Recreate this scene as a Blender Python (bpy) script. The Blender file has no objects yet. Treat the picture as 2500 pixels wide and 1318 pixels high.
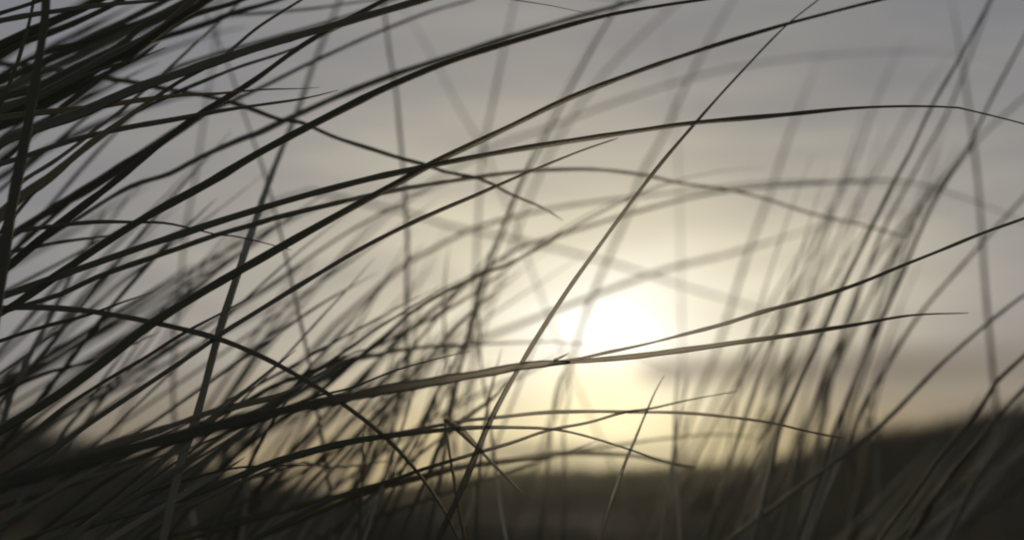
import bpy, math, random
from mathutils import Vector
R = math.radians
rnd = random.Random(7)
C = bpy.context.scene.collection
scene = bpy.context.scene

# ------------------------------------------------------------------ camera
CAM = Vector((0, 0, 0.5)); PITCH = R(7.0); HFOV = R(30.0)
PW, PH = 2500.0, 1318.0                       # photograph's size, used to measure directions
F = PW / 2 / math.tan(HFOV / 2)
cam_d = bpy.data.cameras.new('camera'); cam = bpy.data.objects.new('camera', cam_d); C.objects.link(cam)
cam.location = CAM; cam.rotation_euler = (math.pi / 2 + PITCH, 0, 0)
cam_d.sensor_width = 36; cam_d.lens = 18 / math.tan(HFOV / 2)
cam_d.clip_start = 0.02; cam_d.clip_end = 8000
cam_d.dof.use_dof = True; cam_d.dof.focus_distance = 0.72; cam_d.dof.aperture_fstop = 9.0
cam_d.dof.aperture_blades = 0
scene.camera = cam

# ------------------------------------------------------------------ sky, sun, exposure
SUN_AZ, SUN_EL = 2.9, 5.1                    # degrees, clockwise from +Y / above the horizon
world = bpy.data.worlds.new('World'); scene.world = world; world.use_nodes = True
nt = world.node_tree; nt.nodes.clear()
def N(tree, t, **kw):
    n = tree.nodes.new(t)
    for k, v in kw.items(): setattr(n, k, v)
    return n
class E:                                      # tiny expression builder for shader maths
    tree = nt
    def __init__(s, sock): s.s = sock
    @staticmethod
    def op(o, *a):
        n = N(E.tree, 'ShaderNodeMath', operation=o)
        for i, x in enumerate(a):
            if isinstance(x, E): E.tree.links.new(x.s, n.inputs[i])
            else: n.inputs[i].default_value = x
        return E(n.outputs[0])
    def __add__(s, o): return E.op('ADD', s, o)
    def __radd__(s, o): return E.op('ADD', o, s)
    def __sub__(s, o): return E.op('SUBTRACT', s, o)
    def __rsub__(s, o): return E.op('SUBTRACT', o, s)
    def __mul__(s, o): return E.op('MULTIPLY', s, o)
    def __rmul__(s, o): return E.op('MULTIPLY', o, s)
    def __truediv__(s, o): return E.op('DIVIDE', s, o)
def gauss(x, c, w):
    t = (x - c) / w
    return E.op('EXPONENT', (t * t) * -1.0)
def sstep(x, a, b):
    n = N(E.tree, 'ShaderNodeMapRange', interpolation_type='SMOOTHSTEP')
    E.tree.links.new(x.s, n.inputs[0]); n.inputs[1].default_value = a; n.inputs[2].default_value = b
    n.inputs[3].default_value = 0; n.inputs[4].default_value = 1
    return E(n.outputs[0])
def ramp(x, stops, mode='LINEAR'):
    n = N(E.tree, 'ShaderNodeValToRGB'); n.color_ramp.interpolation = mode
    E.tree.links.new(x.s, n.inputs[0]); el = n.color_ramp.elements
    while len(el) < len(stops): el.new(0.5)
    for e, (p, c) in zip(el, stops): e.position = p
    for e, (p, c) in zip(el, stops): e.color = (*c, 1)
    return n.outputs[0]
def mixc(f, a, b, blend='MIX'):
    n = N(E.tree, 'ShaderNodeMix', data_type='RGBA', blend_type=blend); n.clamp_factor = True
    for i, x in ((0, f), (6, a), (7, b)):
        x = x.s if isinstance(x, E) else x
        if isinstance(x, (int, float)): n.inputs[i].default_value = x
        elif isinstance(x, tuple): n.inputs[i].default_value = (*x, 1)
        else: E.tree.links.new(x, n.inputs[i])
    return n.outputs[2]
def noise3(vec, scale, detail=3, rough=0.5):
    n = N(E.tree, 'ShaderNodeTexNoise'); n.inputs['Scale'].default_value = scale
    n.inputs['Detail'].default_value = detail; n.inputs['Roughness'].default_value = rough
    E.tree.links.new(vec, n.inputs['Vector']); return E(n.outputs[0])
tc = N(nt, 'ShaderNodeTexCoord'); sep = N(nt, 'ShaderNodeSeparateXYZ'); nt.links.new(tc.outputs['Generated'], sep.inputs[0])
dx, dy, dz = (E(o) for o in sep.outputs)
az = E.op('ARCTAN2', dx, dy) * (180 / math.pi)
el = E.op('ARCSINE', dz) * (180 / math.pi)
comb = N(nt, 'ShaderNodeCombineXYZ'); nt.links.new((az * 0.05).s, comb.inputs[0]); nt.links.new((el * 0.32).s, comb.inputs[1])
cl1 = noise3(comb.outputs[0], 0.9, 3, 0.5)    # long flat cloud sheets
cl2 = noise3(comb.outputs[0], 3.1, 3, 0.5)
band = (cl1 - 0.5) * 1.7 + (cl2 - 0.5) * 1.7
ua = az - SUN_AZ; ue = el - SUN_EL
ue2 = E.op('MAXIMUM', ue, 0.0) * 1.22 + E.op('MINIMUM', ue, 0.0) * 0.95
rad = E.op('SQRT', ua * ua * 0.62 + ue2 * ue2) + band * E.op('MINIMUM', E.op('ABSOLUTE', ua) * 0.36 + E.op('ABSOLUTE', ue) * 0.40, 4.2)
t = rad / 30.0
veil = ramp(t, [(0.0, (1.6, 1.6, 1.5)), (0.03, (1.3, 1.28, 1.16)), (0.05, (1.13, 1.10, 0.95)), (0.07, (0.985, 0.94, 0.785)), (0.09, (0.895, 0.845, 0.685)), (0.115, (0.77, 0.72, 0.57)), (0.15, (0.655, 0.607, 0.475)),
                (0.19, (0.54, 0.503, 0.412)), (0.25, (0.42, 0.397, 0.345)), (0.31, (0.338, 0.323, 0.30)), (0.38, (0.285, 0.278, 0.27)), (0.46, (0.245, 0.245, 0.255)),
                (0.56, (0.212, 0.217, 0.237)), (0.75, (0.20, 0.208, 0.23)), (1.0, (0.205, 0.215, 0.24))])
# warm, dimmer air low over the dunes; flat grey cloud bars lying low to either side of the sun
low = sstep(el, 5.0, 1.0)
veil = mixc(low * 0.55, veil, (0.97, 0.86, 0.40), 'MULTIPLY')
lowfar = low * sstep(E.op('ABSOLUTE', ua), 3.0, 9.0)
veil = mixc(lowfar * 0.6, veil, (0.72, 0.63, 0.60), 'MULTIPLY')
veil = mixc(low * sstep(az, 4.5, 8.5) * 0.8, veil, (0.58, 0.58, 0.60), 'MULTIPLY')
veil = mixc(gauss(az, 9.5, 5.5) * gauss(el, 13.2, 2.6) * (0.4 + cl2 * 0.9), veil, (0.75, 0.78, 0.84), 'MULTIPLY')
gap = gauss(az, SUN_AZ - 0.15, 1.7) * sstep(el, 5.0, 3.6) * sstep(el, 0.3, 1.8) * 0.8     # the sun breaks through again under the cloud bar
veil = mixc(gap, veil, (1.18, 1.06, 0.66))
streak = 0.55 + cl2 * 0.9
bar = gauss(el, 3.95 + 0 * az, 0.46) * sstep(az, 3.1, 4.7) * streak
veil = mixc(bar * 0.92, veil, (0.255, 0.238, 0.198))
bar = gauss(el, 4.0 + 0 * az, 0.85) * sstep(az, 7.5, 11.0) * 0.6 + gauss(el, 1.55 + 0 * az, 0.35) * gauss(az, 1.5, 5.0) * 0.7 + gauss(el, 2.2 + 0 * az, 0.6) * sstep(az, -4.0, -9.0) * 0.5
veil = mixc(bar * streak, veil, (0.186, 0.177, 0.162))
sky = N(nt, 'ShaderNodeTexSky', sky_type='NISHITA', sun_disc=False)
sky.sun_elevation = R(SUN_EL); sky.sun_rotation = R(SUN_AZ); sky.dust_density = 2.0
bg1 = N(nt, 'ShaderNodeBackground'); nt.links.new(sky.outputs[0], bg1.inputs[0]); bg1.inputs[1].default_value = 0.05
bg2 = N(nt, 'ShaderNodeBackground'); nt.links.new(veil, bg2.inputs[0]); bg2.inputs[1].default_value = 1.0
mx = N(nt, 'ShaderNodeMixShader'); mx.inputs[0].default_value = 0.975
nt.links.new(bg1.outputs[0], mx.inputs[1]); nt.links.new(bg2.outputs[0], mx.inputs[2])
wo = N(nt, 'ShaderNodeOutputWorld'); nt.links.new(mx.outputs[0], wo.inputs[0])

sun_d = bpy.data.lights.new('sun', 'SUN'); sun = bpy.data.objects.new('sun', sun_d); C.objects.link(sun)
sun_d.energy = 0.8; sun_d.angle = R(10); sun_d.color = (1.0, 0.87, 0.66)
sdir = Vector((math.sin(R(SUN_AZ)) * math.cos(R(SUN_EL)), math.cos(R(SUN_AZ)) * math.cos(R(SUN_EL)), math.sin(R(SUN_EL))))
sun.rotation_euler = (-sdir).to_track_quat('-Z', 'Y').to_euler()
scene.view_settings.view_transform = 'Standard'; scene.view_settings.look = 'None'
scene.view_settings.exposure = 0; scene.view_settings.gamma = 1; scene.view_settings.use_curve_mapping = False
scene.cycles.filter_width = 2.1; scene.cycles.use_denoising = True; scene.cycles.use_adaptive_sampling = False
scene.cycles.max_bounces = 6

# ------------------------------------------------------------------ materials
def new_mat(name):
    m = bpy.data.materials.new(name); m.use_nodes = True; m.node_tree.nodes.clear(); E.tree = m.node_tree; return m, m.node_tree
def leaf_material(name, green, straw, thru=0.11, rough=0.6):
    m, t_ = new_mat(name)
    uv = N(t_, 'ShaderNodeUVMap'); uv.uv_map = 'leaf'
    at = N(t_, 'ShaderNodeAttribute'); at.attribute_name = 'dryness'
    mp = N(t_, 'ShaderNodeMapping'); mp.inputs['Scale'].default_value = (1.5, 40, 1); t_.links.new(uv.outputs[0], mp.inputs[0])
    n1 = noise3(mp.outputs[0], 2.0, 4, 0.6)
    dry = E.op('ADD', E(at.outputs['Fac']), (n1 - 0.5) * 0.7)
    col = mixc(dry, green, straw)
    info = N(t_, 'ShaderNodeObjectInfo')
    col = mixc(0.5, col, ramp(E(info.outputs['Random']), [(0, (0.55, 0.6, 0.6)), (1, (1.15, 1.05, 0.9))]), 'MULTIPLY')
    # fine ribs that run along the leaf
    mp2 = N(t_, 'ShaderNodeMapping'); mp2.inputs['Scale'].default_value = (16, 1.2, 1); t_.links.new(uv.outputs[0], mp2.inputs[0])
    n2 = noise3(mp2.outputs[0], 2.0, 2, 0.5)
    bp = N(t_, 'ShaderNodeBump'); bp.inputs['Strength'].default_value = 0.35; bp.inputs['Distance'].default_value = 0.0004
    t_.links.new(n2.s, bp.inputs['Height'])
    p = N(t_, 'ShaderNodeBsdfPrincipled'); t_.links.new(col, p.inputs['Base Color'])
    p.inputs['Roughness'].default_value = rough; p.inputs['Specular IOR Level'].default_value = 0.2
    t_.links.new(bp.outputs[0], p.inputs['Normal'])
    # thin leaf: part of the light goes on through, scattered forward
    rf = N(t_, 'ShaderNodeBsdfRefraction'); rf.inputs['Roughness'].default_value = 0.48; rf.inputs['IOR'].default_value = 1.08
    rf.inputs['Color'].default_value = (0.72, 0.69, 0.63, 1)
    ms = N(t_, 'ShaderNodeMixShader'); ms.inputs[0].default_value = thru
    t_.links.new(p.outputs[0], ms.inputs[1]); t_.links.new(rf.outputs[0], ms.inputs[2])
    o = N(t_, 'ShaderNodeOutputMaterial'); t_.links.new(ms.outputs[0], o.inputs[0]); return m
LEAF = leaf_material('marram_leaf', (0.110, 0.120, 0.092), (0.155, 0.11, 0.060))
STEM = leaf_material('marram_stem', (0.050, 0.055, 0.038), (0.12, 0.09, 0.055), thru=0.13, rough=0.6)

def ground_material():
    m, t_ = new_mat('dune_ground')
    g = N(t_, 'ShaderNodeNewGeometry')
    n1 = noise3(g.outputs['Position'], 0.35, 5, 0.6); n2 = noise3(g.outputs['Position'], 2.2, 5, 0.65); n3 = noise3(g.outputs['Position'], 40, 3, 0.6)
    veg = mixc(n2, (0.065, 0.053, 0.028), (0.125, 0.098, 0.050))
    sand = mixc(n3, (0.24, 0.19, 0.10), (0.32, 0.25, 0.13))  # on the far dune this tint also stands in for glare and haze
    at = N(t_, 'ShaderNodeAttribute'); at.attribute_name = 'sand_haze'
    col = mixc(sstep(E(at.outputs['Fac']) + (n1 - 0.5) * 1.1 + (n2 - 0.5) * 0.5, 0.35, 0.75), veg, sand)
    bp = N(t_, 'ShaderNodeBump'); bp.inputs['Strength'].default_value = 0.6; bp.inputs['Distance'].default_value = 0.05
    t_.links.new(n2.s, bp.inputs['Height'])
    p = N(t_, 'ShaderNodeBsdfPrincipled'); t_.links.new(col, p.inputs['Base Color']); p.inputs['Roughness'].default_value = 0.95
    p.inputs['Specular IOR Level'].default_value = 0.1
    t_.links.new(bp.outputs[0], p.inputs['Normal'])
    o = N(t_, 'ShaderNodeOutputMaterial'); t_.links.new(p.outputs[0], o.inputs[0]); return m
def tuft_material(name, a, b):
    m, t_ = new_mat(name)
    g = N(t_, 'ShaderNodeNewGeometry'); n1 = noise3(g.outputs['Position'], 0.9, 4, 0.6)
    col = mixc(sstep(n1, 0.35, 0.65), a, b)
    p = N(t_, 'ShaderNodeBsdfPrincipled'); t_.links.new(col, p.inputs['Base Color']); p.inputs['Roughness'].default_value = 0.7
    o = N(t_, 'ShaderNodeOutputMaterial'); t_.links.new(p.outputs[0], o.inputs[0]); return m

# ------------------------------------------------------------------ dunes (one sheet out to the horizon)
HOR = PH / 2 + F * math.tan(PITCH)
def interp(x, pts):
    if x <= pts[0][0]: return pts[0][1]
    for (a, b), (c, d) in zip(pts, pts[1:]):
        if x <= c: return b + (d - b) * (x - a) / (c - a)
    return pts[-1][1]
def hsh(x, y):
    return (math.sin(x * 1.7 + y * 0.6) + math.sin(x * 0.53 - y * 1.31 + 1.3) + math.sin(x * 3.1 + y * 2.3 + 4.0) * 0.5) / 2.5
#            distance, ridge half-width, crest heights by direction (measured in photo pixels)
RIDGES = [(26, 7, [(-900, 1010), (-200, 1030), (0, 1062), (100, 1092), (200, 1120), (300, 1142), (450, 1172), (600, 1204), (720, 1222), (900, 1275), (1200, 1350), (1600, 1480)]),
          (34, 9, [(1000, 1480), (1400, 1370), (1650, 1275), (1840, 1178), (1900, 1142), (2000, 1110), (2120, 1084), (2250, 1073), (2400, 1042), (2500, 1032), (3000, 1005), (3600, 1060)]),
          (85, 26, [(-900, 1200), (300, 1262), (600, 1248), (760, 1240), (880, 1216), (930, 1202), (1050, 1180), (1150, 1162), (1250, 1151), (1400, 1151), (1550, 1152), (1700, 1141), (1900, 1130), (2200, 1110), (3000, 1120)])]
def terrain(x, y):
    r = math.hypot(x, y); a = math.atan2(x, y)
    z = 0.02 * hsh(x * 2, y * 2) * min(1, r / 1.0) + min(1, max(0, r - 6) / 20) * 0.35 * hsh(x * 0.12, y * 0.12)
    z -= 1.6 * min(1, max(0, (r - 60) / 80))
    if abs(a) < R(80):
        px = PW / 2 + F * math.tan(max(-1.2, min(1.2, a))) if abs(a) < R(45) else (1e5 if a > 0 else -1e5)
        for d, w, prof in RIDGES:
            el_ = PITCH - math.atan((interp(px, prof) - PH / 2) / F)
            top = CAM.z + d * math.tan(el_)
            k = math.exp(-((r - d) / w) ** 2) if r < d else math.exp(-((r - d) / (w * 1.5)) ** 2)
            z = max(z, z + (top - z) * k) if top > z else z
    else:
        z += 0.5 * math.exp(-((r - 30) / 9) ** 2) * (1 + hsh(a * 3, 2))
    return z
def smooth(x, a, b): t = max(0, min(1, (x - a) / (b - a))); return t * t * (3 - 2 * t)
def sand_haze(x, y):
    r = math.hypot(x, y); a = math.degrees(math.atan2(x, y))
    near = 0.35 * (1 - smooth(r, 8, 18)); far = 0.75 * smooth(r, 52, 75)  # near: bare sand; far: glare and haze lift painted in as sand colour
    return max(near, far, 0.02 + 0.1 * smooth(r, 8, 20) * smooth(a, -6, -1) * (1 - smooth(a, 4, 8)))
azs = []
a = -180.0
while a < 180: azs.append(a); a += 0.3 if -19 < a < 19 else (1.0 if -40 < a < 40 else 5.0)
rads = [0.0] + [0.25 * 1.075 ** i for i in range(132)]
vs, fs, sd = [], [], []
for r in rads[1:]:
    for a in azs:
        x, y = r * math.sin(R(a)), r * math.cos(R(a)); vs.append((x, y, terrain(x, y))); sd.append(sand_haze(x, y))
na = len(azs)
for i in range(len(rads) - 2):
    for j in range(na):
        k = (j + 1) % na
        fs.append((i * na + j, i * na + k, (i + 1) * na + k, (i + 1) * na + j)[::-1])
vs.append((0, 0, terrain(0, 0))); sd.append(0.35); c0 = len(vs) - 1
for j in range(na): fs.append((c0, (j + 1) % na, j)[::-1])
me = bpy.data.meshes.new('dunes'); me.from_pydata(vs, [], fs); me.update()
for p in me.polygons: p.use_smooth = True
at = me.attributes.new('sand_haze', 'FLOAT', 'POINT'); at.data.foreach_set('value', sd)
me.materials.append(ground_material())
dunes = bpy.data.objects.new('dunes', me); C.objects.link(dunes)
dunes['kind'] = 'structure'; dunes['label'] = 'dark grassy dune ridges under the low sun'

def tuft_field(name, label, count, sampler, hmin, hmax, wid, mat, seed):
    q = random.Random(seed); V, Fc = [], []
    for _ in range(count):
        x, y = sampler(q); z = terrain(x, y) - 0.02
        h = q.uniform(hmin, hmax); aa = q.gauss(0.25, 0.8); lean = q.uniform(0.25, 0.9) * h
        lx, ly = math.cos(aa) * lean, math.sin(aa) * lean
        w = wid * q.uniform(0.6, 1.3); wa = q.uniform(0, math.pi); wx, wy = math.cos(wa) * w / 2, math.sin(wa) * w / 2
        b = len(V); th = w * 0.3
        for tt in (0, 0.5):
            px, py, pz = x + lx * tt * tt, y + ly * tt * tt, z + h * tt; s = 1 - tt * 0.35
            V += [(px - wx * s, py - wy * s, pz), (px + wx * s, py + wy * s, pz), (px - wy / w * th * 2 * s, py + wx / w * th * 2 * s, pz)]
        V.append((x + lx, y + ly, z + h * 0.92))
        for i in range(3):
            j = (i + 1) % 3; Fc += [(b + i, b + j, b + 3 + j, b + 3 + i), (b + 3 + i, b + 3 + j, b + 6)]
    m = bpy.data.meshes.new(name); m.from_pydata(V, [], Fc); m.update(); m.materials.append(mat)
    o = bpy.data.objects.new(name, m); C.objects.link(o); o['kind'] = 'stuff'; o['label'] = label; o['category'] = 'grass'
    return o
def polar(a0, a1, r0, r1, e0=0, e1=0):        # e0, e1: degrees over which the growth thins out at either side
    def f(q):
        while True:
            a = q.uniform(a0, a1)
            if q.random() < (smooth(a, a0, a0 + e0) if e0 else 1) * (1 - smooth(a, a1 - e1, a1) if e1 else 1): break
        a = R(a); r = r0 + (r1 - r0) * q.random(); return r * math.sin(a), r * math.cos(a)
    return f
DARK = tuft_material('dune_grass_dark', (0.085, 0.073, 0.046), (0.15, 0.12, 0.072))
BROWN = tuft_material('dune_grass_brown', (0.075, 0.060, 0.030), (0.14, 0.105, 0.052))
HAZED = tuft_material('dune_grass_hazed', (0.20, 0.165, 0.085), (0.30, 0.235, 0.115))  # lighter grass colour carries the sun's glare and haze over the far dune
tuft_field('dune_grass', 'dark rough grass covering the low mound behind the thick stalk', 12000, polar(-36, 4, 17, 29, 12, 9), 0.15, 0.42, 0.018, DARK, 1)
tuft_field('dune_grass', 'dark rough grass covering the high ridge beside the sun', 20000, polar(2, 38, 20, 38, 15, 12), 0.15, 0.46, 0.02, DARK, 2)
tuft_field('dune_grass', 'thin grass on the distant dune under the sun, its colour lifted for glare', 9000, polar(-14, 16, 55, 92, 3, 3), 0.2, 0.5, 0.035, HAZED, 3)
tuft_field('dune_grass', 'low brown grass on the flat between the mound and the high ridge', 12000, polar(-12, 14, 12, 58, 4, 4), 0.06, 0.2, 0.02, BROWN, 5)
tuft_field('undergrowth', 'short dark grass growing on the sand below the long blades', 5000, polar(-40, 40, 0.9, 9), 0.04, 0.16, 0.004, DARK, 4)

# ------------------------------------------------------------------ blades of marram grass
CP, SP = math.cos(PITCH), math.sin(PITCH)
RIGHT, UP, FWD = Vector((1, 0, 0)), Vector((0, -SP, CP)), Vector((0, CP, SP))
def at_pt(px, py, d):                         # a place in the world, d metres into the view
    return CAM + RIGHT * ((px - PW / 2) / F * d) + UP * (-(py - PH / 2) / F * d) + FWD * d
def lerp_list(v, t):
    if not isinstance(v, (tuple, list)): return v
    if len(v) == 1: return v[0]
    k = t * (len(v) - 1); i = min(int(k), len(v) - 2); return v[i] + (v[i + 1] - v[i]) * (k - i)
def catmull(P, n):
    """points spaced evenly along a centripetal spline through P: (position, fraction of the way)"""
    pts = [P[0] * 2 - P[1]] + P + [P[-1] * 2 - P[-2]]; out = []
    L = [0]
    for a, b in zip(P, P[1:]): L.append(L[-1] + (b - a).length)
    for i in range(len(P) - 1):
        p0, p1, p2, p3 = pts[i:i + 4]
        k = max(1, round(n * (L[i + 1] - L[i]) / L[-1]))
        t0 = 0; t1 = t0 + max(1e-6, (p1 - p0).length ** 0.5); t2 = t1 + max(1e-6, (p2 - p1).length ** 0.5); t3 = t2 + max(1e-6, (p3 - p2).length ** 0.5)
        for j in range(k):
            s = j / k; tt = t1 + (t2 - t1) * s
            a1 = p0 * ((t1 - tt) / (t1 - t0)) + p1 * ((tt - t0) / (t1 - t0)); a2 = p1 * ((t2 - tt) / (t2 - t1)) + p2 * ((tt - t1) / (t2 - t1))
            a3 = p2 * ((t3 - tt) / (t3 - t2)) + p3 * ((tt - t2) / (t3 - t2))
            b1 = a1 * ((t2 - tt) / (t2 - t0)) + a2 * ((tt - t0) / (t2 - t0)); b2 = a2 * ((t3 - tt) / (t3 - t1)) + a3 * ((tt - t1) / (t3 - t1))
            out.append((b1 * ((t2 - tt) / (t2 - t1)) + b2 * ((tt - t1) / (t2 - t1)), (L[i] + (L[i + 1] - L[i]) * s) / L[-1]))
    out.append((P[-1], 1.0)); return out
# leaf cut across: a shallow trough, rolled in at the edges (u across, h depth), closed round
SECTION = [(-1.0, 0.10), (-0.72, -0.32), (-0.25, -0.52), (0.25, -0.52), (0.72, -0.32), (1.0, 0.10), (0.62, 0.22), (0.0, -0.02), (-0.62, 0.22)]
ROUND = [(math.cos(k * math.pi / 4) * 1.0, math.sin(k * math.pi / 4) * 0.9) for k in range(8)]
def sweep(name, path, mat, dry, section=SECTION, seed=0):
    """path = [(position, half width in metres)]"""
    q = random.Random(seed); V, Fc, UV, DR = [], [], [], []
    n = len(path); m = len(section); tw0 = q.uniform(-0.35, 0.35); tw1 = q.uniform(-0.5, 0.5); ph = q.uniform(0, 6)
    dist = 0
    for i, (p, hw) in enumerate(path):
        a = path[max(0, i - 1)][0]; b = path[min(n - 1, i + 1)][0]; tg = (b - a).normalized()
        view = (CAM - p).normalized(); side = tg.cross(view)
        side = side.normalized() if side.length > 1e-4 else Vector((1, 0, 0))
        nm = side.cross(tg).normalized(); f = i / (n - 1); ang = tw0 + tw1 * f
        s2 = side * math.cos(ang) + nm * math.sin(ang); n2 = nm * math.cos(ang) - side * math.sin(ang)
        if i: dist += (p - path[i - 1][0]).length
        hw = hw * (1 + 0.06 * math.sin(dist * 90 + ph) + 0.05 * math.sin(dist * 231 + ph * 2) + q.uniform(-0.06, 0.06))
        for k, (u, h) in enumerate(section):
            V.append(p + s2 * (u * hw) + n2 * (h * hw * 0.8)); UV.append((k / m, dist)); DR.append(lerp_list(dry, f))
    for i in range(n - 1):
        for k in range(m):
            j = (k + 1) % m; Fc.append((i * m + k, i * m + j, (i + 1) * m + j, (i + 1) * m + k))
    Fc.append(tuple(range(m - 1, -1, -1))); Fc.append(tuple((n - 1) * m + k for k in range(m)))
    me = bpy.data.meshes.new(name); me.from_pydata([tuple(v) for v in V], [], Fc); me.update()
    for p in me.polygons: p.use_smooth = True
    uv = me.uv_layers.new(name='leaf')
    for l in me.loops: uv.data[l.index].uv = UV[l.vertex_index]
    at = me.attributes.new('dryness', 'FLOAT', 'POINT'); at.data.foreach_set('value', DR)
    me.materials.append(mat)
    o = bpy.data.objects.new(name, me); C.objects.link(o); return o
def root_path(P0, tg, mode, w, q):
    """from the ground up to where the blade comes into view"""
    if mode == 'side':  b = Vector((P0.x - q.uniform(0.22, 0.42), P0.y + q.uniform(-0.06, 0.10), 0)); k = 0.13
    elif mode == 'below':
        u = min(1.2, P0.z / max(0.3, tg.z)) * 0.82; b = Vector((P0.x - tg.x * u + q.uniform(-0.03, 0.03), P0.y - tg.y * u + q.uniform(-0.03, 0.06), 0)); k = u * 0.5
    else: return []
    b.z = terrain(b.x, b.y) - 0.02
    k = min(k, (P0 - b).length * 0.4)
    c1 = b + Vector((0.02 * q.uniform(-1, 1), 0, (P0.z - b.z) * 0.45)); c2 = P0 - tg * k; out = []
    for i in range(9):
        t = i / 9; out.append((b * (1 - t) ** 3 + c1 * 3 * t * (1 - t) ** 2 + c2 * 3 * t * t * (1 - t) + P0 * t ** 3, w * (1.15 - 0.15 * t)))
    return out
def curve_of(pts, w, d, root, tip, seed, wob=1.0):
    q = random.Random(seed)
    K = len(pts)
    L = [0]
    for a, b in zip(pts, pts[1:]): L.append(L[-1] + math.hypot(b[0] - a[0], b[1] - a[1]))
    P = [at_pt(x, y, lerp_list(d, l / L[-1])) for (x, y), l in zip(pts, L)]
    n = max(8, min(70, int(L[-1] / 22)))
    cv = catmull(P, n); path = []
    f1, f2 = q.uniform(0, 6), q.uniform(0, 6)
    for p, f in cv:
        dd = lerp_list(d, f); ww = lerp_list(w, f) * dd / F / 2
        off = UP * (math.sin(f * L[-1] / 75 + f1) * 0.7 + math.sin(f * L[-1] / 31 + f2) * 0.35) * wob * dd / F
        off = off + UP * (math.sin(f * 19 + f2) * 2.2 * f ** 6 * (1 if tip else 0)) * wob * dd / F
        path.append((p + off, ww))
    tg0 = (path[1][0] - path[0][0]).normalized()
    path = root_path(path[0][0], tg0, root, path[0][1], q) + path
    p1, wl = path[-1]; tg = (path[-1][0] - path[-3][0]).normalized()
    if not tip:                               # goes on out of view and tapers off, drooping
        for i in range(1, 8):
            t = i / 7; path.append((p1 + tg * (0.16 * t) + Vector((0, 0, -0.03 * t * t)), wl * (1 - t) + 0.00008))
    else:
        path[-1] = (path[-1][0], min(wl, 0.00012))
    return path
SEED = [100]
def blade(label, pts, w, d, root='side', tip=False, dry=(0.1, 0.15, 0.35), group=None, name='grass_leaf', cat='grass blade', wob=1.0):
    SEED[0] += 1
    o = sweep(name, curve_of(pts, w, d, root, tip, SEED[0], wob), LEAF, dry, seed=SEED[0])
    o['label'] = label; o['category'] = cat
    if group: o['group'] = group
    return o
FO = 0.72
SH = 'long sharp blades in focus'
# --- sharp blades -----------------------------------------------------------------------------
blade('longest olive blade rising from the edge and bending sharply near its thin tip', [(-30, 736), (0, 725), (150, 672), (400, 585), (640, 508), (900, 437), (1050, 405), (1250, 367), (1500, 328), (1700, 300), (1875, 284), (2080, 265), (2200, 260), (2300, 261), (2340, 263), (2370, 270), (2500, 303), (2560, 322)],
      (18, 17.5, 17, 16.5, 16, 15, 14, 13, 12, 11.5, 11, 6, 4, 4), FO, wob=0.4, group=SH)
blade('wide dark blade arching up above the longest olive blade and out at the top edge', [(-40, 785), (27, 749), (160, 657), (334, 543), (520, 440), (625, 377), (758, 307), (959, 207), (1100, 150), (1250, 103), (1484, 38), (1717, 0), (1800, -12)],
      (19, 20, 20, 20, 19, 17, 15, 13, 9, 6), FO, wob=0.4, group=SH)
blade('thick blade sweeping up through the darkest bundle to the top edge', [(-30, 385), (0, 352), (80, 318), (200, 275), (330, 218), (500, 160), (625, 118), (860, 50), (1000, 10), (1080, -15)], (22, 26, 27, 24, 21, 20, 19, 17), 0.70, wob=0.4, group=SH)
blade('yellowing blade with a rusty patch and a thin level tip', [(-30, 297), (0, 290), (100, 276), (240, 262), (330, 246), (445, 233), (520, 230), (625, 222), (780, 212)], (16, 18, 17, 14, 11, 8, 5, 2), 0.73, tip=True, dry=(0.2, 0.5, 1.0, 0.9, 0.6), group=SH)
blade('slim dark blade ending in a fine tip just below the yellowing blade', [(-30, 410), (0, 401), (67, 380), (200, 337), (300, 314), (467, 284), (625, 258), (750, 240), (825, 222)], (12, 13, 13, 13, 12, 9, 6, 2), FO, tip=True, group=SH)
blade('brownish thin blade climbing steeply from the thick stem to the top edge', [(-30, 555), (0, 525), (57, 477), (117, 437), (234, 340), (290, 300), (367, 247), (437, 200), (531, 150), (625, 72), (735, 0), (780, -30)], (30, 26, 18, 14, 11, 10, 9, 8, 7), (0.66, 0.7, 0.72), dry=(0.7, 0.7, 0.5), group=SH)
blade('straight narrow dark blade crossing the brownish thin blade', [(30, 465), (63, 437), (127, 398), (187, 354), (240, 310), (290, 275), (330, 240), (400, 180), (514, 73), (560, 30), (600, -10)], (10, 10, 9, 8, 6, 5), (0.7, 0.8, 0.92), root=None, group=SH)
blade('dark diagonal blade running from the thick stem up to the sagging top blade', [(-30, 692), (17, 655), (110, 574), (184, 517), (284, 440), (467, 294), (625, 193), (742, 110), (860, 43), (940, 0), (980, -20)], (20, 20, 18, 16, 15, 13, 12, 11), 0.74, group=SH)
blade('soft dark blade lying just above the dark diagonal blade', [(-20, 610), (20, 580), (134, 507), (247, 440), (350, 375), (470, 300), (560, 235), (640, 190)], (16, 20, 24, 24, 16, 8, 3), 0.85, tip=True, group=SH)
blade('thick upright stem standing at the edge across all the slanting blades', [(-20, 800), (3, 674), (20, 557), (42, 437), (63, 334), (80, 234), (97, 134), (110, 43), (113, -20)], (34, 32, 31, 29, 26, 24, 23, 22), 0.63, root='below', name='grass_stalk', cat='grass stem')
blade('arched blade bowing over and falling to the bottom edge', [(-30, 753), (0, 752), (60, 750), (130, 752), (220, 760), (365, 785), (530, 826), (650, 876), (758, 935), (822, 975), (939, 1065), (1019, 1152), (1086, 1248), (1119, 1318), (1130, 1345)],
      (13, 14, 14, 13, 12.5, 12, 11, 10, 8, 6), FO, wob=0.4, dry=(0.1, 0.2, 0.5, 0.6), group=SH)
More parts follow.
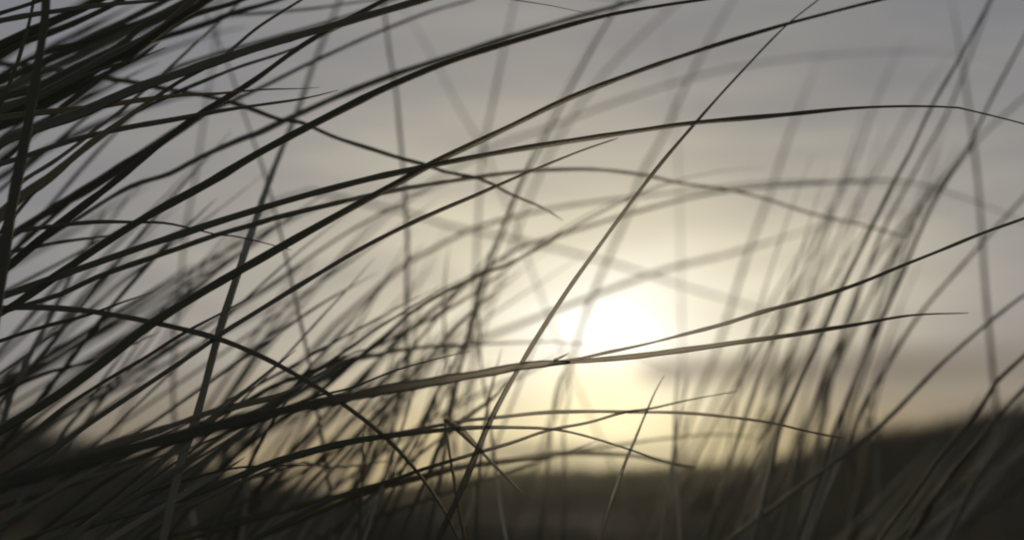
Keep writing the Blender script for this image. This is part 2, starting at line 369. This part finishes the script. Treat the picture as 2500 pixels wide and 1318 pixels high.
blade('upright blade that crosses the arched blade and blurs away towards its top', [(385, 1345), (398, 1318), (421, 1212), (444, 1118), (477, 1028), (515, 885), (531, 824), (581, 667), (622, 545), (658, 440), (692, 354), (715, 300), (738, 240), (762, 167), (792, 93), (830, 0), (840, -30)],
      (21, 20.5, 20, 19, 17.5, 16, 14, 11, 9, 8), (0.66, 0.69, 0.72, 0.76, 0.95, 1.25, 1.5), root='below', group=SH)
blade('straight steep blade passing in front of the bright sun glow', [(1050, 1350), (1068, 1318), (1132, 1180), (1200, 1020), (1284, 868), (1382, 714), (1440, 632), (1506, 541), (1600, 416), (1701, 297), (1810, 176), (1925, 58), (1998, 0), (2030, -30)],
      (17, 16, 14, 12.5, 11, 10, 9.5, 8.5, 7, 5.5, 4.5, 3.5, 3.5), (FO, FO, FO, 0.74, 0.79), root='below', wob=0.15, group=SH)
blade('long straight blade rising from the low mound to the top edge beyond the sun', [(-40, 1078), (0, 1050), (134, 968), (247, 885), (367, 792), (567, 670), (625, 637), (792, 543), (982, 440), (1059, 397), (1250, 307), (1373, 247), (1550, 177), (1875, 72), (2152, 0), (2300, -35)],
      (24, 24, 22, 21, 19, 17, 15, 14, 12, 10, 8, 6), (0.70, 0.71, 0.73, 0.77, 0.81), wob=0.5, group=SH)
blade('thin brown blade with a fine tip below the long straight blade', [(-30, 1135), (0, 1113), (73, 1062), (157, 995), (247, 935), (344, 878), (434, 822), (534, 767), (620, 723)], (11, 11, 10, 9, 8, 6, 2), 0.74, tip=True, dry=(0.6, 0.7, 0.8), group=SH)
blade('narrow straight blade rising from the dark corner to a tip above the sun', [(-40, 1228), (0, 1198), (127, 1102), (250, 1012), (447, 880), (517, 832), (547, 811), (625, 762), (725, 700), (875, 611), (1009, 543), (1176, 470), (1250, 438), (1293, 420), (1417, 370), (1510, 336)],
      (12, 12, 12, 12, 12, 12, 12, 11, 9, 6, 3), (0.72, 0.72, 0.73, 0.76), tip=True, wob=0.5, group=SH)
# --- the thick stalk with its two leaves (one thing with parts) ---------------------------------
stalk = bpy.data.objects.new('grass_stalk', None); C.objects.link(stalk)
stalk['label'] = 'thick blurred stalk that forks into two thin leaves below the sun'; stalk['category'] = 'grass stalk'
SP_ = curve_of([(-60, 1200), (0, 1180), (134, 1143), (300, 1100), (467, 1058), (625, 1015), (758, 988), (925, 955), (1092, 924), (1250, 900), (1340, 888), (1392, 882)], (38, 37, 36, 34, 31, 28, 26, 25, 24, 22, 19, 11), (0.52, 0.55, 0.58, 0.61, 0.65, 0.70), 'side', True, 11, 1.5)
SP_[-1] = (SP_[-1][0], 0.0004)
stalk.location = SP_[0][0]
def child(o, par):
    o.parent = par; o.matrix_parent_inverse = par.matrix_basis.inverted() if par.type == 'EMPTY' else o.matrix_parent_inverse
    return o
bpy.context.view_layer.update()
def kid(o, label=None):
    o.parent = stalk; o.location = -stalk.location
    if label: o['label'] = label
    return o
kid(sweep('stem', SP_, STEM, (0.1, 0.5), SECTION, 11))
kid(sweep('leaf', curve_of([(1345, 884), (1388, 878), (1420, 873), (1490, 858), (1625, 828), (1760, 793), (1875, 757), (2055, 707), (2209, 647), (2396, 570), (2500, 533), (2560, 510)], (4, 9, 5, 10, 11, 10, 9, 8, 8, 7, 6), (0.70, 0.71, 0.72, 0.73), None, False, 12), LEAF, (0.3, 0.3, 0.2), seed=12), 'upper leaf that runs on past the frame')
kid(sweep('leaf', curve_of([(1335, 893), (1384, 886), (1400, 884), (1440, 880), (1500, 874), (1640, 858), (1700, 850), (1875, 826), (2055, 797), (2209, 773), (2365, 762)], (4, 13, 14, 13, 13, 12, 11, 9, 7, 5, 2), (0.70, 0.715, 0.72, 0.72), None, True, 13), LEAF, (0.3, 0.4, 0.5), seed=13), 'lower leaf with a fine tip in view')
kid(sweep('sheath', curve_of([(190, 1110), (347, 1062), (420, 1038), (500, 1010), (600, 985), (690, 962), (760, 925), (860, 870)], (14, 20, 16, 14, 16, 10, 6, 2), (0.60, 0.66, 0.72, 0.8), None, True, 14), LEAF, (0.2, 0.3), seed=14))
kid(sweep('sheath', curve_of([(120, 1188), (230, 1160), (330, 1132), (420, 1108), (520, 1075), (580, 1050)], (8, 9, 8, 6, 2), (0.56, 0.62), None, True, 15), LEAF, (0.3, 0.3), seed=15))
kid(sweep('ligule', curve_of([(1352, 879), (1368, 873), (1381, 866), (1390, 862)], (5, 6, 5, 1), 0.70, None, True, 16), LEAF, (0.8, 0.9), seed=16))
# --- lower blades ------------------------------------------------------------------------------
LOWG = 'thin blades bowing over the dune crest'
blade('thin level blade lying along the bottom with a hooked tip over the dune dip', [(-20, 1345), (80, 1308), (167, 1275), (240, 1245), (334, 1212), (451, 1172), (567, 1143), (625, 1136), (690, 1134), (772, 1138)], (9, 9, 9, 8, 6, 2), 0.72, tip=True, dry=(0.3, 0.6, 0.8), group=LOWG)
blade('bluish bowed blade passing behind the arched blade and dipping to the dune crest', [(60, 1345), (134, 1314), (247, 1273), (400, 1228), (490, 1198), (625, 1143), (672, 1126), (792, 1092), (932, 1065), (1086, 1048), (1150, 1043), (1250, 1044), (1357, 1048), (1464, 1072), (1537, 1095), (1617, 1125), (1700, 1142)],
      (16, 17, 17, 17, 16, 15, 13, 10, 7, 6, 5, 3), (0.70, 0.72, 0.72, 0.76), tip=True, group=LOWG)
blade('fine bowed blade that arches widest over the dune crest below the sun', [(700, 1125), (800, 1096), (959, 1059), (1086, 1035), (1142, 1025), (1250, 1015), (1350, 1006), (1517, 1004), (1674, 1008), (1875, 1030), (1958, 1048), (2032, 1065), (2062, 1070)], (8, 9, 9, 9, 9, 8, 7, 6, 4), 0.78, root='side', tip=True, dry=(0.2, 0.3, 0.6), group=LOWG)
blade('thin rising blade whose tip ends below the grey cloud bar', [(560, 1345), (625, 1310), (725, 1258), (832, 1210), (959, 1172), (1025, 1147), (1152, 1108), (1250, 1079), (1337, 1051), (1437, 1031), (1524, 1006), (1584, 996), (1667, 978), (1800, 957)], (11, 11, 10, 9, 8, 7, 5, 2), (0.72, 0.74, 0.79), tip=True, group=LOWG)
blade('short brown blade with its tip just over the dune crest', [(800, 1240), (892, 1200), (1042, 1160), (1150, 1135), (1250, 1124), (1330, 1117), (1400, 1098), (1462, 1072)], (14, 14, 13, 10, 6, 2), 0.9, root='below', tip=True, dry=(0.5, 0.6), group=LOWG)
blade('low bowed blade lying flat on the dune crest under the sun', [(1000, 1165), (1100, 1142), (1250, 1122), (1350, 1108), (1450, 1106), (1550, 1112), (1620, 1124), (1700, 1142)], (12, 14, 13, 12, 10, 6), 1.0, root='below', tip=True, group=LOWG)
blade('faint thin blade rising low under the sun', [(1180, 1170), (1300, 1130), (1400, 1100), (1500, 1085), (1620, 1070), (1760, 1060), (1850, 1068)], (9, 9, 8, 6, 3), 1.1, root='below', tip=True, group=LOWG)
snap = bpy.data.objects.new('snapped_blade', None); C.objects.link(snap); stalk_keep = stalk
snap['label'] = 'snapped brown blade folded into an upside down V over the dune crest'; snap['category'] = 'grass blade'
sp = curve_of([(1150, 1365), (1136, 1318), (1122, 1250), (1112, 1188), (1099, 1112), (1090, 1055), (1086, 1022)], (9, 9, 9, 8, 8, 8), 0.74, 'below', True, 21); sp[-1] = (sp[-1][0], 0.0004)
snap.location = sp[0][0]
for pth, sd_ in ((sp, 21), (curve_of([(1084, 1024), (1100, 1032), (1119, 1046), (1166, 1092), (1209, 1138), (1250, 1178), (1295, 1220)], (8, 18, 15, 8, 7, 6, 5, 2), 0.74, None, True, 22), 22)):
    o = sweep('leaf', pth, LEAF, (0.7, 0.8), seed=sd_); o.parent = snap; o.location = -snap.location
blade('thin olive stem rising alone from the dark dune below the grey cloud bar', [(1455, 1345), (1462, 1318), (1490, 1230), (1515, 1160), (1530, 1120), (1545, 1085), (1580, 1000), (1600, 955), (1622, 915)], (10, 10, 10, 9, 7, 6, 4, 2), (0.74, 0.76, 0.8), root='below', tip=True, dry=(0.3, 0.4), group=LOWG)
blade('short curved blade with a drooping thread tip beside the thick stem', [(20, 572), (60, 562), (134, 552), (234, 543), (327, 542), (400, 544), (467, 557), (534, 573), (568, 576), (640, 592), (712, 613)], (10, 11, 10, 8, 6, 4, 3, 2), 0.73, root='side', tip=True, dry=(0.2, 0.4, 0.6), group=SH)
blade('faint level blade just below the short curved blade', [(20, 616), (93, 600), (227, 580), (300, 573)], (10, 9, 7, 3), 0.79, tip=True, group=SH)
blade('small blade with a brown tip standing clear above the arched blade', [(-30, 842), (0, 832), (110, 797), (214, 768), (300, 737), (340, 724), (373, 711)], (10, 10, 9, 7, 5, 2), FO, tip=True, dry=(0.3, 0.4, 0.9), group=SH)
blade('pointed dark blade ending in the open sky beside the darkest bundle', [(60, 260), (150, 212), (245, 172), (330, 145), (380, 127), (405, 119)], (14, 14, 11, 7, 4, 2), FO, root=None, tip=True, group=SH)
blade('level dark blade across the top corner in front of the thick stem', [(-40, 60), (0, 51), (100, 33), (234, 16), (367, 3), (450, -8)], (15, 14, 12, 10, 8), 0.71, group=SH)
blade('short dark blade cutting the very top corner above the level dark blade', [(-40, 50), (0, 33), (50, 17), (100, 0), (150, -20)], (11, 11, 10, 9), 0.72, group=SH)
blade('narrow upright blade curving beside the thick stem near the top corner', [(-20, 320), (0, 262), (20, 213), (40, 160), (56, 110), (75, 40), (85, -20)], (11, 11, 10, 8, 7), 0.76, group=SH)
blade('thin drooping stalk descending across the sharp blades to a tip near the sun', [(-30, 154), (0, 157), (67, 160), (140, 173), (234, 190), (334, 203), (400, 217), (510, 235), (600, 262), (625, 271), (685, 293), (735, 300), (812, 334), (919, 367), (982, 387), (1032, 400), (1092, 420), (1172, 437), (1250, 478), (1327, 510), (1375, 540)],
      (12, 12, 12, 12, 12, 11, 10, 10, 9, 8, 3), (0.95, 0.9, 0.86, 0.86, 0.86), tip=True, dry=(0.4, 0.5), group=SH)
blade('long soft arch spanning above the sun from the dark fan', [(-40, 775), (50, 747), (150, 717), (234, 677), (434, 607), (534, 573), (632, 545), (668, 533), (825, 495), (879, 482), (992, 460), (1119, 440), (1250, 421), (1417, 414), (1550, 424), (1664, 447), (1818, 472), (2002, 527), (2109, 552), (2222, 583)],
      (13, 13, 13, 12, 11, 10, 8, 7, 6, 5, 4), (0.74, 0.75, 0.78, 0.92, 1.05, 1.15), tip=True)
blade('soft dark blade shadowing the wide dark blade from just above', [(100, 590), (170, 545), (320, 455), (415, 424), (480, 390), (600, 335), (625, 327), (725, 280), (925, 197), (1092, 140), (1250, 90), (1400, 45), (1550, 2), (1640, -25)], (10, 11, 14, 15, 15, 13, 11, 8), (0.84, 0.88, 0.95, 0.98, 1.02), root='side')
# --- dark bundle in the corner -------------------------------------------------------------------
BUN = 'blades of the dark bundle in the top corner'
for k, (pts, w, d) in enumerate([
    ([(-40, 290), (0, 268), (100, 235), (215, 172), (300, 125), (385, 80), (440, 32), (490, -20)], (26, 28, 28, 24, 20), 0.78),
    ([(-40, 260), (0, 240), (100, 210), (190, 165), (290, 118), (340, 70), (420, 30), (500, -10)], (18, 20, 20, 16), 0.81),
    ([(-40, 305), (60, 262), (180, 200), (270, 150), (330, 120), (400, 70), (470, 25), (540, -20)], (20, 22, 22, 16), 0.77),
    ([(-40, 135), (0, 112), (83, 73), (200, 20), (270, -15)], (24, 24, 22, 18), 0.77),
    ([(-40, 158), (0, 136), (60, 104), (120, 82), (240, 30), (320, -15)], (18, 18, 16, 12), 0.79),
    ([(80, 170), (110, 155), (230, 103), (330, 62), (440, 18), (480, -5)], (12, 12, 12, 10), 0.87),
    ([(60, 150), (120, 125), (250, 85), (380, 38), (470, -8)], (12, 12, 10), 0.85),
    ([(60, 190), (180, 140), (270, 95), (360, 55), (430, 22), (490, -12)], (12, 14, 12), 0.85),
    ([(-40, 225), (40, 205), (110, 170), (170, 155), (260, 110), (330, 68)], (12, 13, 8, 3), 0.84),
    ([(280, 135), (380, 98), (500, 60), (560, 36), (640, 14), (720, -12)], (14, 14, 12, 10), 0.88),
    ([(380, 95), (470, 66), (560, 40), (640, 34), (790, 18), (880, 5)], (8, 9, 8, 5), 0.98),
    ([(400, 80), (470, 40), (560, 12), (625, -15)], (12, 12, 10), 0.81),
    ([(-40, 330), (20, 300), (100, 262), (210, 205), (330, 145), (390, 105)], (20, 22, 16, 6), 0.83),
    ]):
    blade(['broad dark blade forming the core of the dark corner bundle', 'dark blade lying along the upper side of the bundle core', 'dark blade lying along the lower side of the bundle core', 'broad soft blade crossing the thick stem near the top corner',
           'soft blade just below the broad one crossing the thick stem', 'soft thin blade rising out of the upper side of the bundle', 'faint thin blade highest in the fan above the bundle', 'soft blade between the bundle core and the faint thin ones',
           'short dark blade crossing the thick stem beside the narrow upright blade', 'soft blade leaving the bundle towards the top edge', 'faint flattish blade running level below the top edge', 'dark blade ending at the top edge above the bundle',
           'heavy soft blade under the bundle core'][k], pts, w, d, root='side', group=BUN, tip=pts[-1][1] > 20)
# --- soft single blades, farther off ---------------------------------------------------------------
SOFT = 'soft upright stems behind the sharp blades'
def soft(label, pts, w, d, root='below', tip=False, **k):
    dm = sum(d) / len(d) if isinstance(d, (tuple, list)) else d
    w = w if isinstance(w, (tuple, list)) else (w, w)
    g = 1.0 if dm < 0.95 else (0.85 if dm < 1.12 else 0.72)
    w = tuple(x * g * (1.0 - 0.35 * i / max(1, len(w) - 1)) for i, x in enumerate(w))
    blade(label, pts, w, d, root=root, tip=tip, group=k.pop('group', SOFT), **k)
soft('soft upright stem at the edge behind the small brown tipped blade', [(-5, 1070), (10, 1020), (27, 962), (43, 933), (67, 878), (103, 810), (130, 760), (160, 700), (182, 655), (215, 600), (250, 530)], (18, 18, 17, 15, 13, 10), (0.86, 0.9, 1.0, 1.25))
soft('very faint upright stem among the fan above the thick stalk', [(432, 1060), (424, 1010), (424, 880), (431, 774), (441, 673), (457, 540), (476, 440), (494, 317), (514, 187), (525, 100)], (15, 14, 14, 13, 12), (1.3, 1.5, 1.6, 1.7))
soft('soft curved stem bowing from the top edge down into the dune dip', [(808, 1260), (805, 1200), (799, 1145), (782, 1045), (766, 945), (748, 850), (720, 722), (690, 590), (660, 475), (640, 405), (600, 290), (568, 190), (530, 95), (498, 25), (480, -20)], (14, 14, 13, 12, 11, 11, 10), (1.0, 1.05, 1.12, 1.2, 1.3))
soft('soft near vertical stem dividing the open sky above the thick stalk', [(930, 1230), (938, 1170), (952, 1110), (968, 1000), (985, 950), (993, 860), (992, 700), (995, 600), (990, 500), (985, 420), (975, 310), (968, 230), (953, 140), (940, 40), (935, -20)], (14, 14, 15, 15, 15, 14), (1.15, 1.2, 1.25, 1.3))
soft('pale vertical stem ending below the wide dark blade', [(1150, 960), (1158, 800), (1162, 655), (1166, 575), (1173, 440), (1182, 350), (1200, 270), (1215, 195)], (12, 13, 13, 13, 13), 1.75)
soft('soft leaning stem rising from the tangle to the top edge above the sun', [(1085, 1040), (1120, 900), (1142, 850), (1165, 745), (1195, 650), (1230, 560), (1272, 450), (1320, 360), (1375, 250), (1440, 130), (1505, 18), (1525, -20)], (14, 14, 14, 13, 13, 13), (1.15, 1.2, 1.3, 1.35))
soft('pale leaning stem close beside the soft leaning stem above the sun', [(1130, 990), (1180, 800), (1230, 660), (1280, 520), (1330, 400), (1400, 280), (1480, 175), (1570, 85), (1640, 20)], (12, 12, 12, 10, 8), 2.0)
soft('darkest leaning stem of the group over the high ridge', [(1860, 1230), (1890, 1100), (1905, 1040), (1940, 960), (1975, 880), (2000, 830), (2065, 680), (2112, 588), (2185, 440), (2222, 372), (2272, 265), (2350, 130), (2420, 0), (2440, -30)], (18, 16, 14, 13, 12, 12, 12), (0.98, 1.02, 1.05, 1.08))
soft('leaning stem close behind the darkest one over the high ridge', [(1920, 1230), (1945, 1110), (1960, 1060), (1995, 960), (2025, 880), (2045, 840), (2085, 755), (2105, 690), (2150, 575), (2205, 470), (2250, 390), (2320, 260), (2375, 120), (2400, 50)], (14, 13, 13, 12, 11), (1.15, 1.2, 1.25, 1.35))
soft('long leaning stem leaving the frame beside the top corner', [(1990, 1190), (2030, 1065), (2070, 970), (2100, 900), (2122, 845), (2160, 765), (2202, 672), (2250, 555), (2300, 460), (2360, 368), (2422, 238), (2500, 95), (2540, 20)], (15, 14, 14, 13, 12), (1.08, 1.12, 1.18))
soft('pale leaning stem bending out past the edge', [(2010, 1030), (2060, 800), (2120, 655), (2170, 590), (2232, 518), (2300, 440), (2400, 330), (2500, 238), (2550, 195)], (14, 14, 13, 12), (1.4, 1.5, 1.55))
soft('slender stem slanting from the ridge to the edge in mid height', [(2040, 1160), (2075, 1070), (2110, 985), (2160, 905), (2200, 835), (2250, 762), (2320, 680), (2400, 590), (2500, 482), (2550, 430)], (18, 16, 14, 13, 12), (1.1, 1.18, 1.25))
soft('dark slanting stem over the corner ridge reaching the edge', [(2060, 1110), (2125, 1058), (2180, 1010), (2230, 958), (2290, 895), (2340, 850), (2420, 782), (2500, 722), (2550, 690)], (14, 14, 13, 12), (1.0, 1.02, 1.05))
soft('broad pale upright stem near the edge', [(2440, 1100), (2426, 930), (2415, 810), (2405, 700), (2396, 560), (2388, 450), (2375, 340), (2360, 230)], (16, 17, 17, 16, 13), (1.6, 1.65, 1.75))
soft('dark blade slanting out over the corner ridge', [(2250, 1180), (2300, 1110), (2360, 1040), (2400, 985), (2432, 933), (2500, 868), (2550, 820)], (16, 16, 15, 14), 0.98)
soft('second dark blade slanting out low over the corner ridge', [(2290, 1200), (2390, 1072), (2440, 1010), (2500, 948), (2550, 900)], (14, 14, 13), 1.02)
soft('broad blurred stem beside the sun side of the leaning group', [(1850, 1150), (1868, 980), (1885, 890), (1905, 800), (1945, 715), (1985, 608), (2035, 505), (2085, 395), (2120, 300)], (13, 14, 14, 13, 10), (1.75, 1.8, 1.9))
soft('second broad blurred stem within the leaning group', [(1880, 1130), (1900, 960), (1925, 865), (1962, 778), (2012, 655), (2080, 520), (2150, 400), (2200, 310)], (11, 12, 12, 9), (1.8, 1.85, 1.95))
soft('faint leaning stem above the grey cloud bar', [(1630, 1180), (1660, 1100), (1692, 1000), (1740, 880), (1778, 770), (1795, 715), (1832, 600), (1875, 485), (1910, 380)], (16, 17, 16, 12), 2.2)
soft('pale vertical stem beyond the sun', [(1668, 1150), (1666, 1000), (1664, 800), (1661, 600), (1655, 390), (1650, 330)], (8, 8, 7, 6), 2.3)
soft('pale leaning stem crossing the steep blade above the sun', [(1390, 900), (1440, 740), (1490, 620), (1530, 530), (1565, 430), (1625, 320), (1665, 230), (1710, 140)], (15, 16, 15, 12), 2.0)
soft('faint stem falling the other way above the sun', [(1290, 640), (1265, 570), (1225, 470), (1180, 362), (1130, 280), (1085, 195)], (7, 8, 8, 6), 2.0)
soft('broad pale leaf drooping across the glow above the sun', [(760, 465), (860, 490), (1000, 522), (1100, 552), (1250, 582), (1400, 620), (1500, 645), (1650, 692), (1800, 738), (1930, 780)], (11, 13, 15, 15, 13, 8), (2.0, 2.3, 2.5), root='side')
soft('pale arched leaf bending towards the open sky at the top', [(1060, 440), (1150, 390), (1250, 342), (1340, 312), (1500, 250), (1660, 200), (1800, 165), (1950, 142), (2120, 130)], (10, 10, 10, 8, 5), 1.85, root='side')
soft('soft level arch beyond the sun, upper of two', [(1150, 560), (1250, 530), (1400, 500), (1550, 482), (1700, 464), (1790, 452)], (13, 13, 12, 8), 1.35, root='side')
soft('soft level arch beyond the sun, lower of two', [(1180, 660), (1270, 605), (1345, 580), (1450, 548), (1560, 516), (1700, 480), (1800, 462), (1880, 455), (2050, 445), (2180, 442), (2290, 460), (2400, 500)], (13, 13, 12, 12, 10, 6), (1.15, 1.3, 1.45), root='side')
soft('faint short leaf close above the sun', [(1480, 710), (1560, 680), (1650, 652), (1780, 620), (1950, 568)], (16, 17, 15, 8), 1.9, root='below')
soft('dark soft blade rising from the tangle to the glow edge', [(690, 1020), (780, 955), (860, 885), (950, 812), (1005, 763), (1100, 705), (1175, 670), (1250, 640), (1340, 592), (1420, 545)], (15, 16, 15, 15, 13, 8), (0.98, 0.95, 0.95, 1.0), root='side')
soft('second soft blade rising from the tangle under the dark one', [(680, 990), (790, 925), (900, 855), (1000, 803), (1100, 752), (1180, 700), (1260, 640)], (14, 15, 14, 8), (1.0, 1.05, 1.1), root='side')
soft('third soft blade low in the tangle', [(650, 1010), (760, 935), (840, 888), (940, 862), (1050, 845), (1180, 840), (1300, 835)], (15, 16, 12, 8), (0.95, 1.0, 1.1), root='side')
soft('small soft stem climbing beside the tangle to the glow', [(1098, 1030), (1125, 895), (1145, 800), (1165, 720), (1180, 665), (1205, 600)], (13, 13, 12, 8), 1.05)
soft('short dark leaf stub below the thick stalk', [(1030, 1190), (1090, 1060), (1120, 1035), (1165, 1000), (1200, 975), (1245, 925), (1280, 890)], (10, 12, 16, 15, 12, 9, 4), 0.92, tip=True)
soft('thin upright stem hanging from the stalk fork', [(1330, 1200), (1340, 1110), (1349, 1005), (1360, 945), (1380, 895)], (12, 12, 11, 10), 1.15, tip=True)
soft('upright stem under the stalk fork crossing the bowed blades', [(1378, 1240), (1380, 1150), (1376, 1040), (1392, 960), (1382, 900)], (11, 11, 10, 8), 1.2, tip=True)
soft('dark upright stem beneath the thick stalk beside the snapped blade', [(1245, 1345), (1232, 1300), (1215, 1190), (1205, 1100), (1190, 990), (1175, 900), (1170, 800)], (11, 11, 10, 9), (0.9, 1.0, 1.15))
soft('thin brown stem standing in the dune dip', [(878, 1290), (882, 1190), (888, 1150), (886, 1080), (892, 1020)], (9, 9, 7, 4), 0.86, tip=True, dry=(0.7, 0.7))
soft('short curl of dry leaf in the dune dip', [(760, 1230), (820, 1212), (862, 1190), (882, 1150), (890, 1110)], (10, 9, 7, 3), 0.9, tip=True, dry=(0.7, 0.7))
soft('thin twig crossing the dune dip', [(545, 1190), (600, 1168), (680, 1150), (740, 1130), (800, 1140), (900, 1132), (960, 1118)], (9, 9, 10, 8, 4), 0.9, tip=True, dry=(0.5, 0.6))
soft('fine stalk lying above the thick stalk towards the sun', [(780, 965), (860, 945), (960, 905), (1030, 884), (1100, 868), (1150, 860)], (6, 6, 6, 5, 2), 0.74, root='side', tip=True)
soft('thin stalk rising out of the tangle above the thick stalk', [(480, 1040), (600, 980), (670, 940), (740, 915), (820, 880), (900, 850)], (13, 14, 12, 9, 4), 0.86, root='side', tip=True)
soft('dark leaf stub in the tangle above the thick stalk', [(600, 1020), (660, 985), (720, 950), (745, 925), (790, 895), (835, 885), (880, 870), (920, 845)], (14, 20, 22, 16, 18, 26, 14, 5), 0.92, root='side', tip=True)

soft('soft narrow blade running just under the thick sweeping blade', [(330, 275), (380, 250), (440, 222), (560, 173), (690, 130), (790, 88), (870, 45)], (9, 10, 10, 8, 4), 0.80, root='side', tip=True)
soft('long soft blade rising between the thick sweeping blade and the wide dark blade', [(420, 320), (550, 255), (625, 220), (770, 148), (940, 73), (1050, 30), (1140, 2), (1200, -20)], (12, 13, 12, 10), (0.9, 0.96, 1.05), root='side')
soft('faint soft blade lying just above the thick sweeping blade', [(440, 160), (520, 135), (600, 112), (700, 85), (820, 48), (940, 8), (1000, -15)], (12, 12, 12, 10), 0.98, root='side')
soft('dim bent blade joining the upright stem low at the edge', [(-30, 985), (0, 965), (55, 934), (130, 905), (210, 884), (300, 850), (390, 812)], (10, 10, 10, 8, 4), 0.86, root='side', tip=True)
soft('soft stem rising from the dark mound to the long straight blade', [(90, 1160), (125, 1105), (165, 1040), (210, 990), (250, 930), (310, 850)], (13, 13, 11, 6), (0.9, 0.98), tip=True)
soft('dark stem rising to the underside of the thick stalk', [(570, 1215), (590, 1180), (620, 1110), (645, 1065), (670, 1020), (710, 970)], (12, 11, 10, 7), 0.84, tip=True)
# --- fans of look-alike soft blades, each told apart by where its tip ends ------------------------------
ORD = ['first', 'second', 'third', 'fourth', 'fifth', 'sixth', 'seventh', 'eighth', 'ninth', 'tenth', 'eleventh', 'twelfth', 'thirteenth', 'fourteenth', 'fifteenth', 'sixteenth',
       'seventeenth', 'eighteenth', 'nineteenth', 'twentieth', 'twenty-first', 'twenty-second', 'twenty-third', 'twenty-fourth', 'twenty-fifth', 'twenty-sixth', 'twenty-seventh', 'twenty-eighth']
def fan(label, group, order, n, start, end, bow, w, d, root, seed):
    q = random.Random(seed); specs = []
    for _ in range(n):
        f = q.random()
        x0 = q.uniform(*start[0]); y0 = start[1][0] + (start[1][1] - start[1][0]) * (f * 0.7 + q.random() * 0.3)
        ang = R(q.uniform(*end[0])); ln = q.uniform(*end[1]); b = q.uniform(*bow) * ln
        dxn, dyn = math.cos(ang), -math.sin(ang); pts = []
        for k in range(6):
            t = k / 5; s = 4 * t * (1 - t)
            pts.append((x0 + dxn * ln * t + dyn * b * s, y0 + dyn * ln * t - dxn * b * s))
        dd = q.uniform(*d); ww = q.uniform(*w)
        specs.append((pts, (ww, ww, ww * 0.95, ww * 0.8, ww * 0.5, ww * 0.15), (dd, dd * q.uniform(0.95, 1.15)), (q.uniform(0, 0.4), q.uniform(0.1, 0.6))))
    words, key = order
    specs.sort(key=lambda sp: key(*sp[0][-1]))
    for o_, (pts, ww, dd, dr) in zip(ORD, specs):
        blade(label + ', its tip ' + o_ + ' ' + words, pts, ww, dd, root=root, tip=True, group=group, dry=dr)
fan('soft blade of the upper fan', 'soft upper fan by the thick stem', ('from the top', lambda x, y: y), 13, ((-60, 20), (130, 460)), ((18, 40), (300, 900)), (-0.02, 0.07), (10, 17), (0.84, 1.5), 'side', 31)
fan('grey blade fanning behind the upright blade', 'soft middle fan behind the upright blade', ('from the top', lambda x, y: y), 15, ((-60, 330), (560, 1030)), ((26, 50), (350, 850)), (-0.01, 0.04), (8, 12), (0.92, 1.6), 'below', 32)
fan('pale blade slanting over the thick stalk', 'pale slanting blades over the thick stalk', ('from the sun', lambda x, y: -x), 17, ((480, 860), (960, 1190)), ((36, 62), (350, 850)), (-0.01, 0.04), (6, 10), (1.05, 1.8), 'below', 33)
fan('pale blade leaning over the high ridge', 'pale leaning blades over the high ridge', ('from the sun', lambda x, y: x), 22, ((1640, 2120), (1190, 1110)), ((58, 76), (350, 950)), (-0.01, 0.04), (5, 8.5), (1.05, 1.8), 'below', 34)
fan('dark blade crossing the corner ridge', 'dark blades on the corner ridge', ('from the sun', lambda x, y: x), 14, ((2020, 2460), (1330, 1180)), ((36, 62), (200, 460)), (-0.02, 0.05), (11, 16), (0.95, 1.8), 'below', 35)
fan('soft stem tangled under the thick stalk', 'tangle under the thick stalk', ('from the sun', lambda x, y: -x), 12, ((540, 1180), (1230, 1130)), ((28, 85), (150, 380)), (-0.03, 0.04), (8, 11), (0.92, 1.5), 'below', 36)
fan('dark blade low under the thick stalk', 'dark low blades in the corner', ('from the thick stem', lambda x, y: x), 11, ((-60, 420), (1340, 1150)), ((15, 42), (250, 520)), (-0.02, 0.04), (11, 17), (0.6, 1.1), 'below', 37)
fan('thin blade of fine grass behind the arched blade', 'fine soft grass behind the arched blade', ('from the sun', lambda x, y: -x), 19, ((100, 760), (1120, 640)), ((28, 55), (250, 700)), (-0.01, 0.04), (5, 8), (0.85, 1.2), 'below', 41)
fan('thin soft stem in the tangle beside the sun', 'fine stems tangled beside the sun', ('from the sun', lambda x, y: -x), 16, ((960, 1300), (1090, 800)), ((30, 100), (120, 320)), (-0.05, 0.05), (5, 8), (0.9, 1.4), 'below', 42)
fan('thin soft blade low over the high ridge', 'fine stems low over the high ridge', ('from the sun', lambda x, y: x), 8, ((1560, 2350), (1190, 1080)), ((48, 100), (90, 240)), (-0.05, 0.05), (5, 8), (1.0, 1.7), 'below', 43)
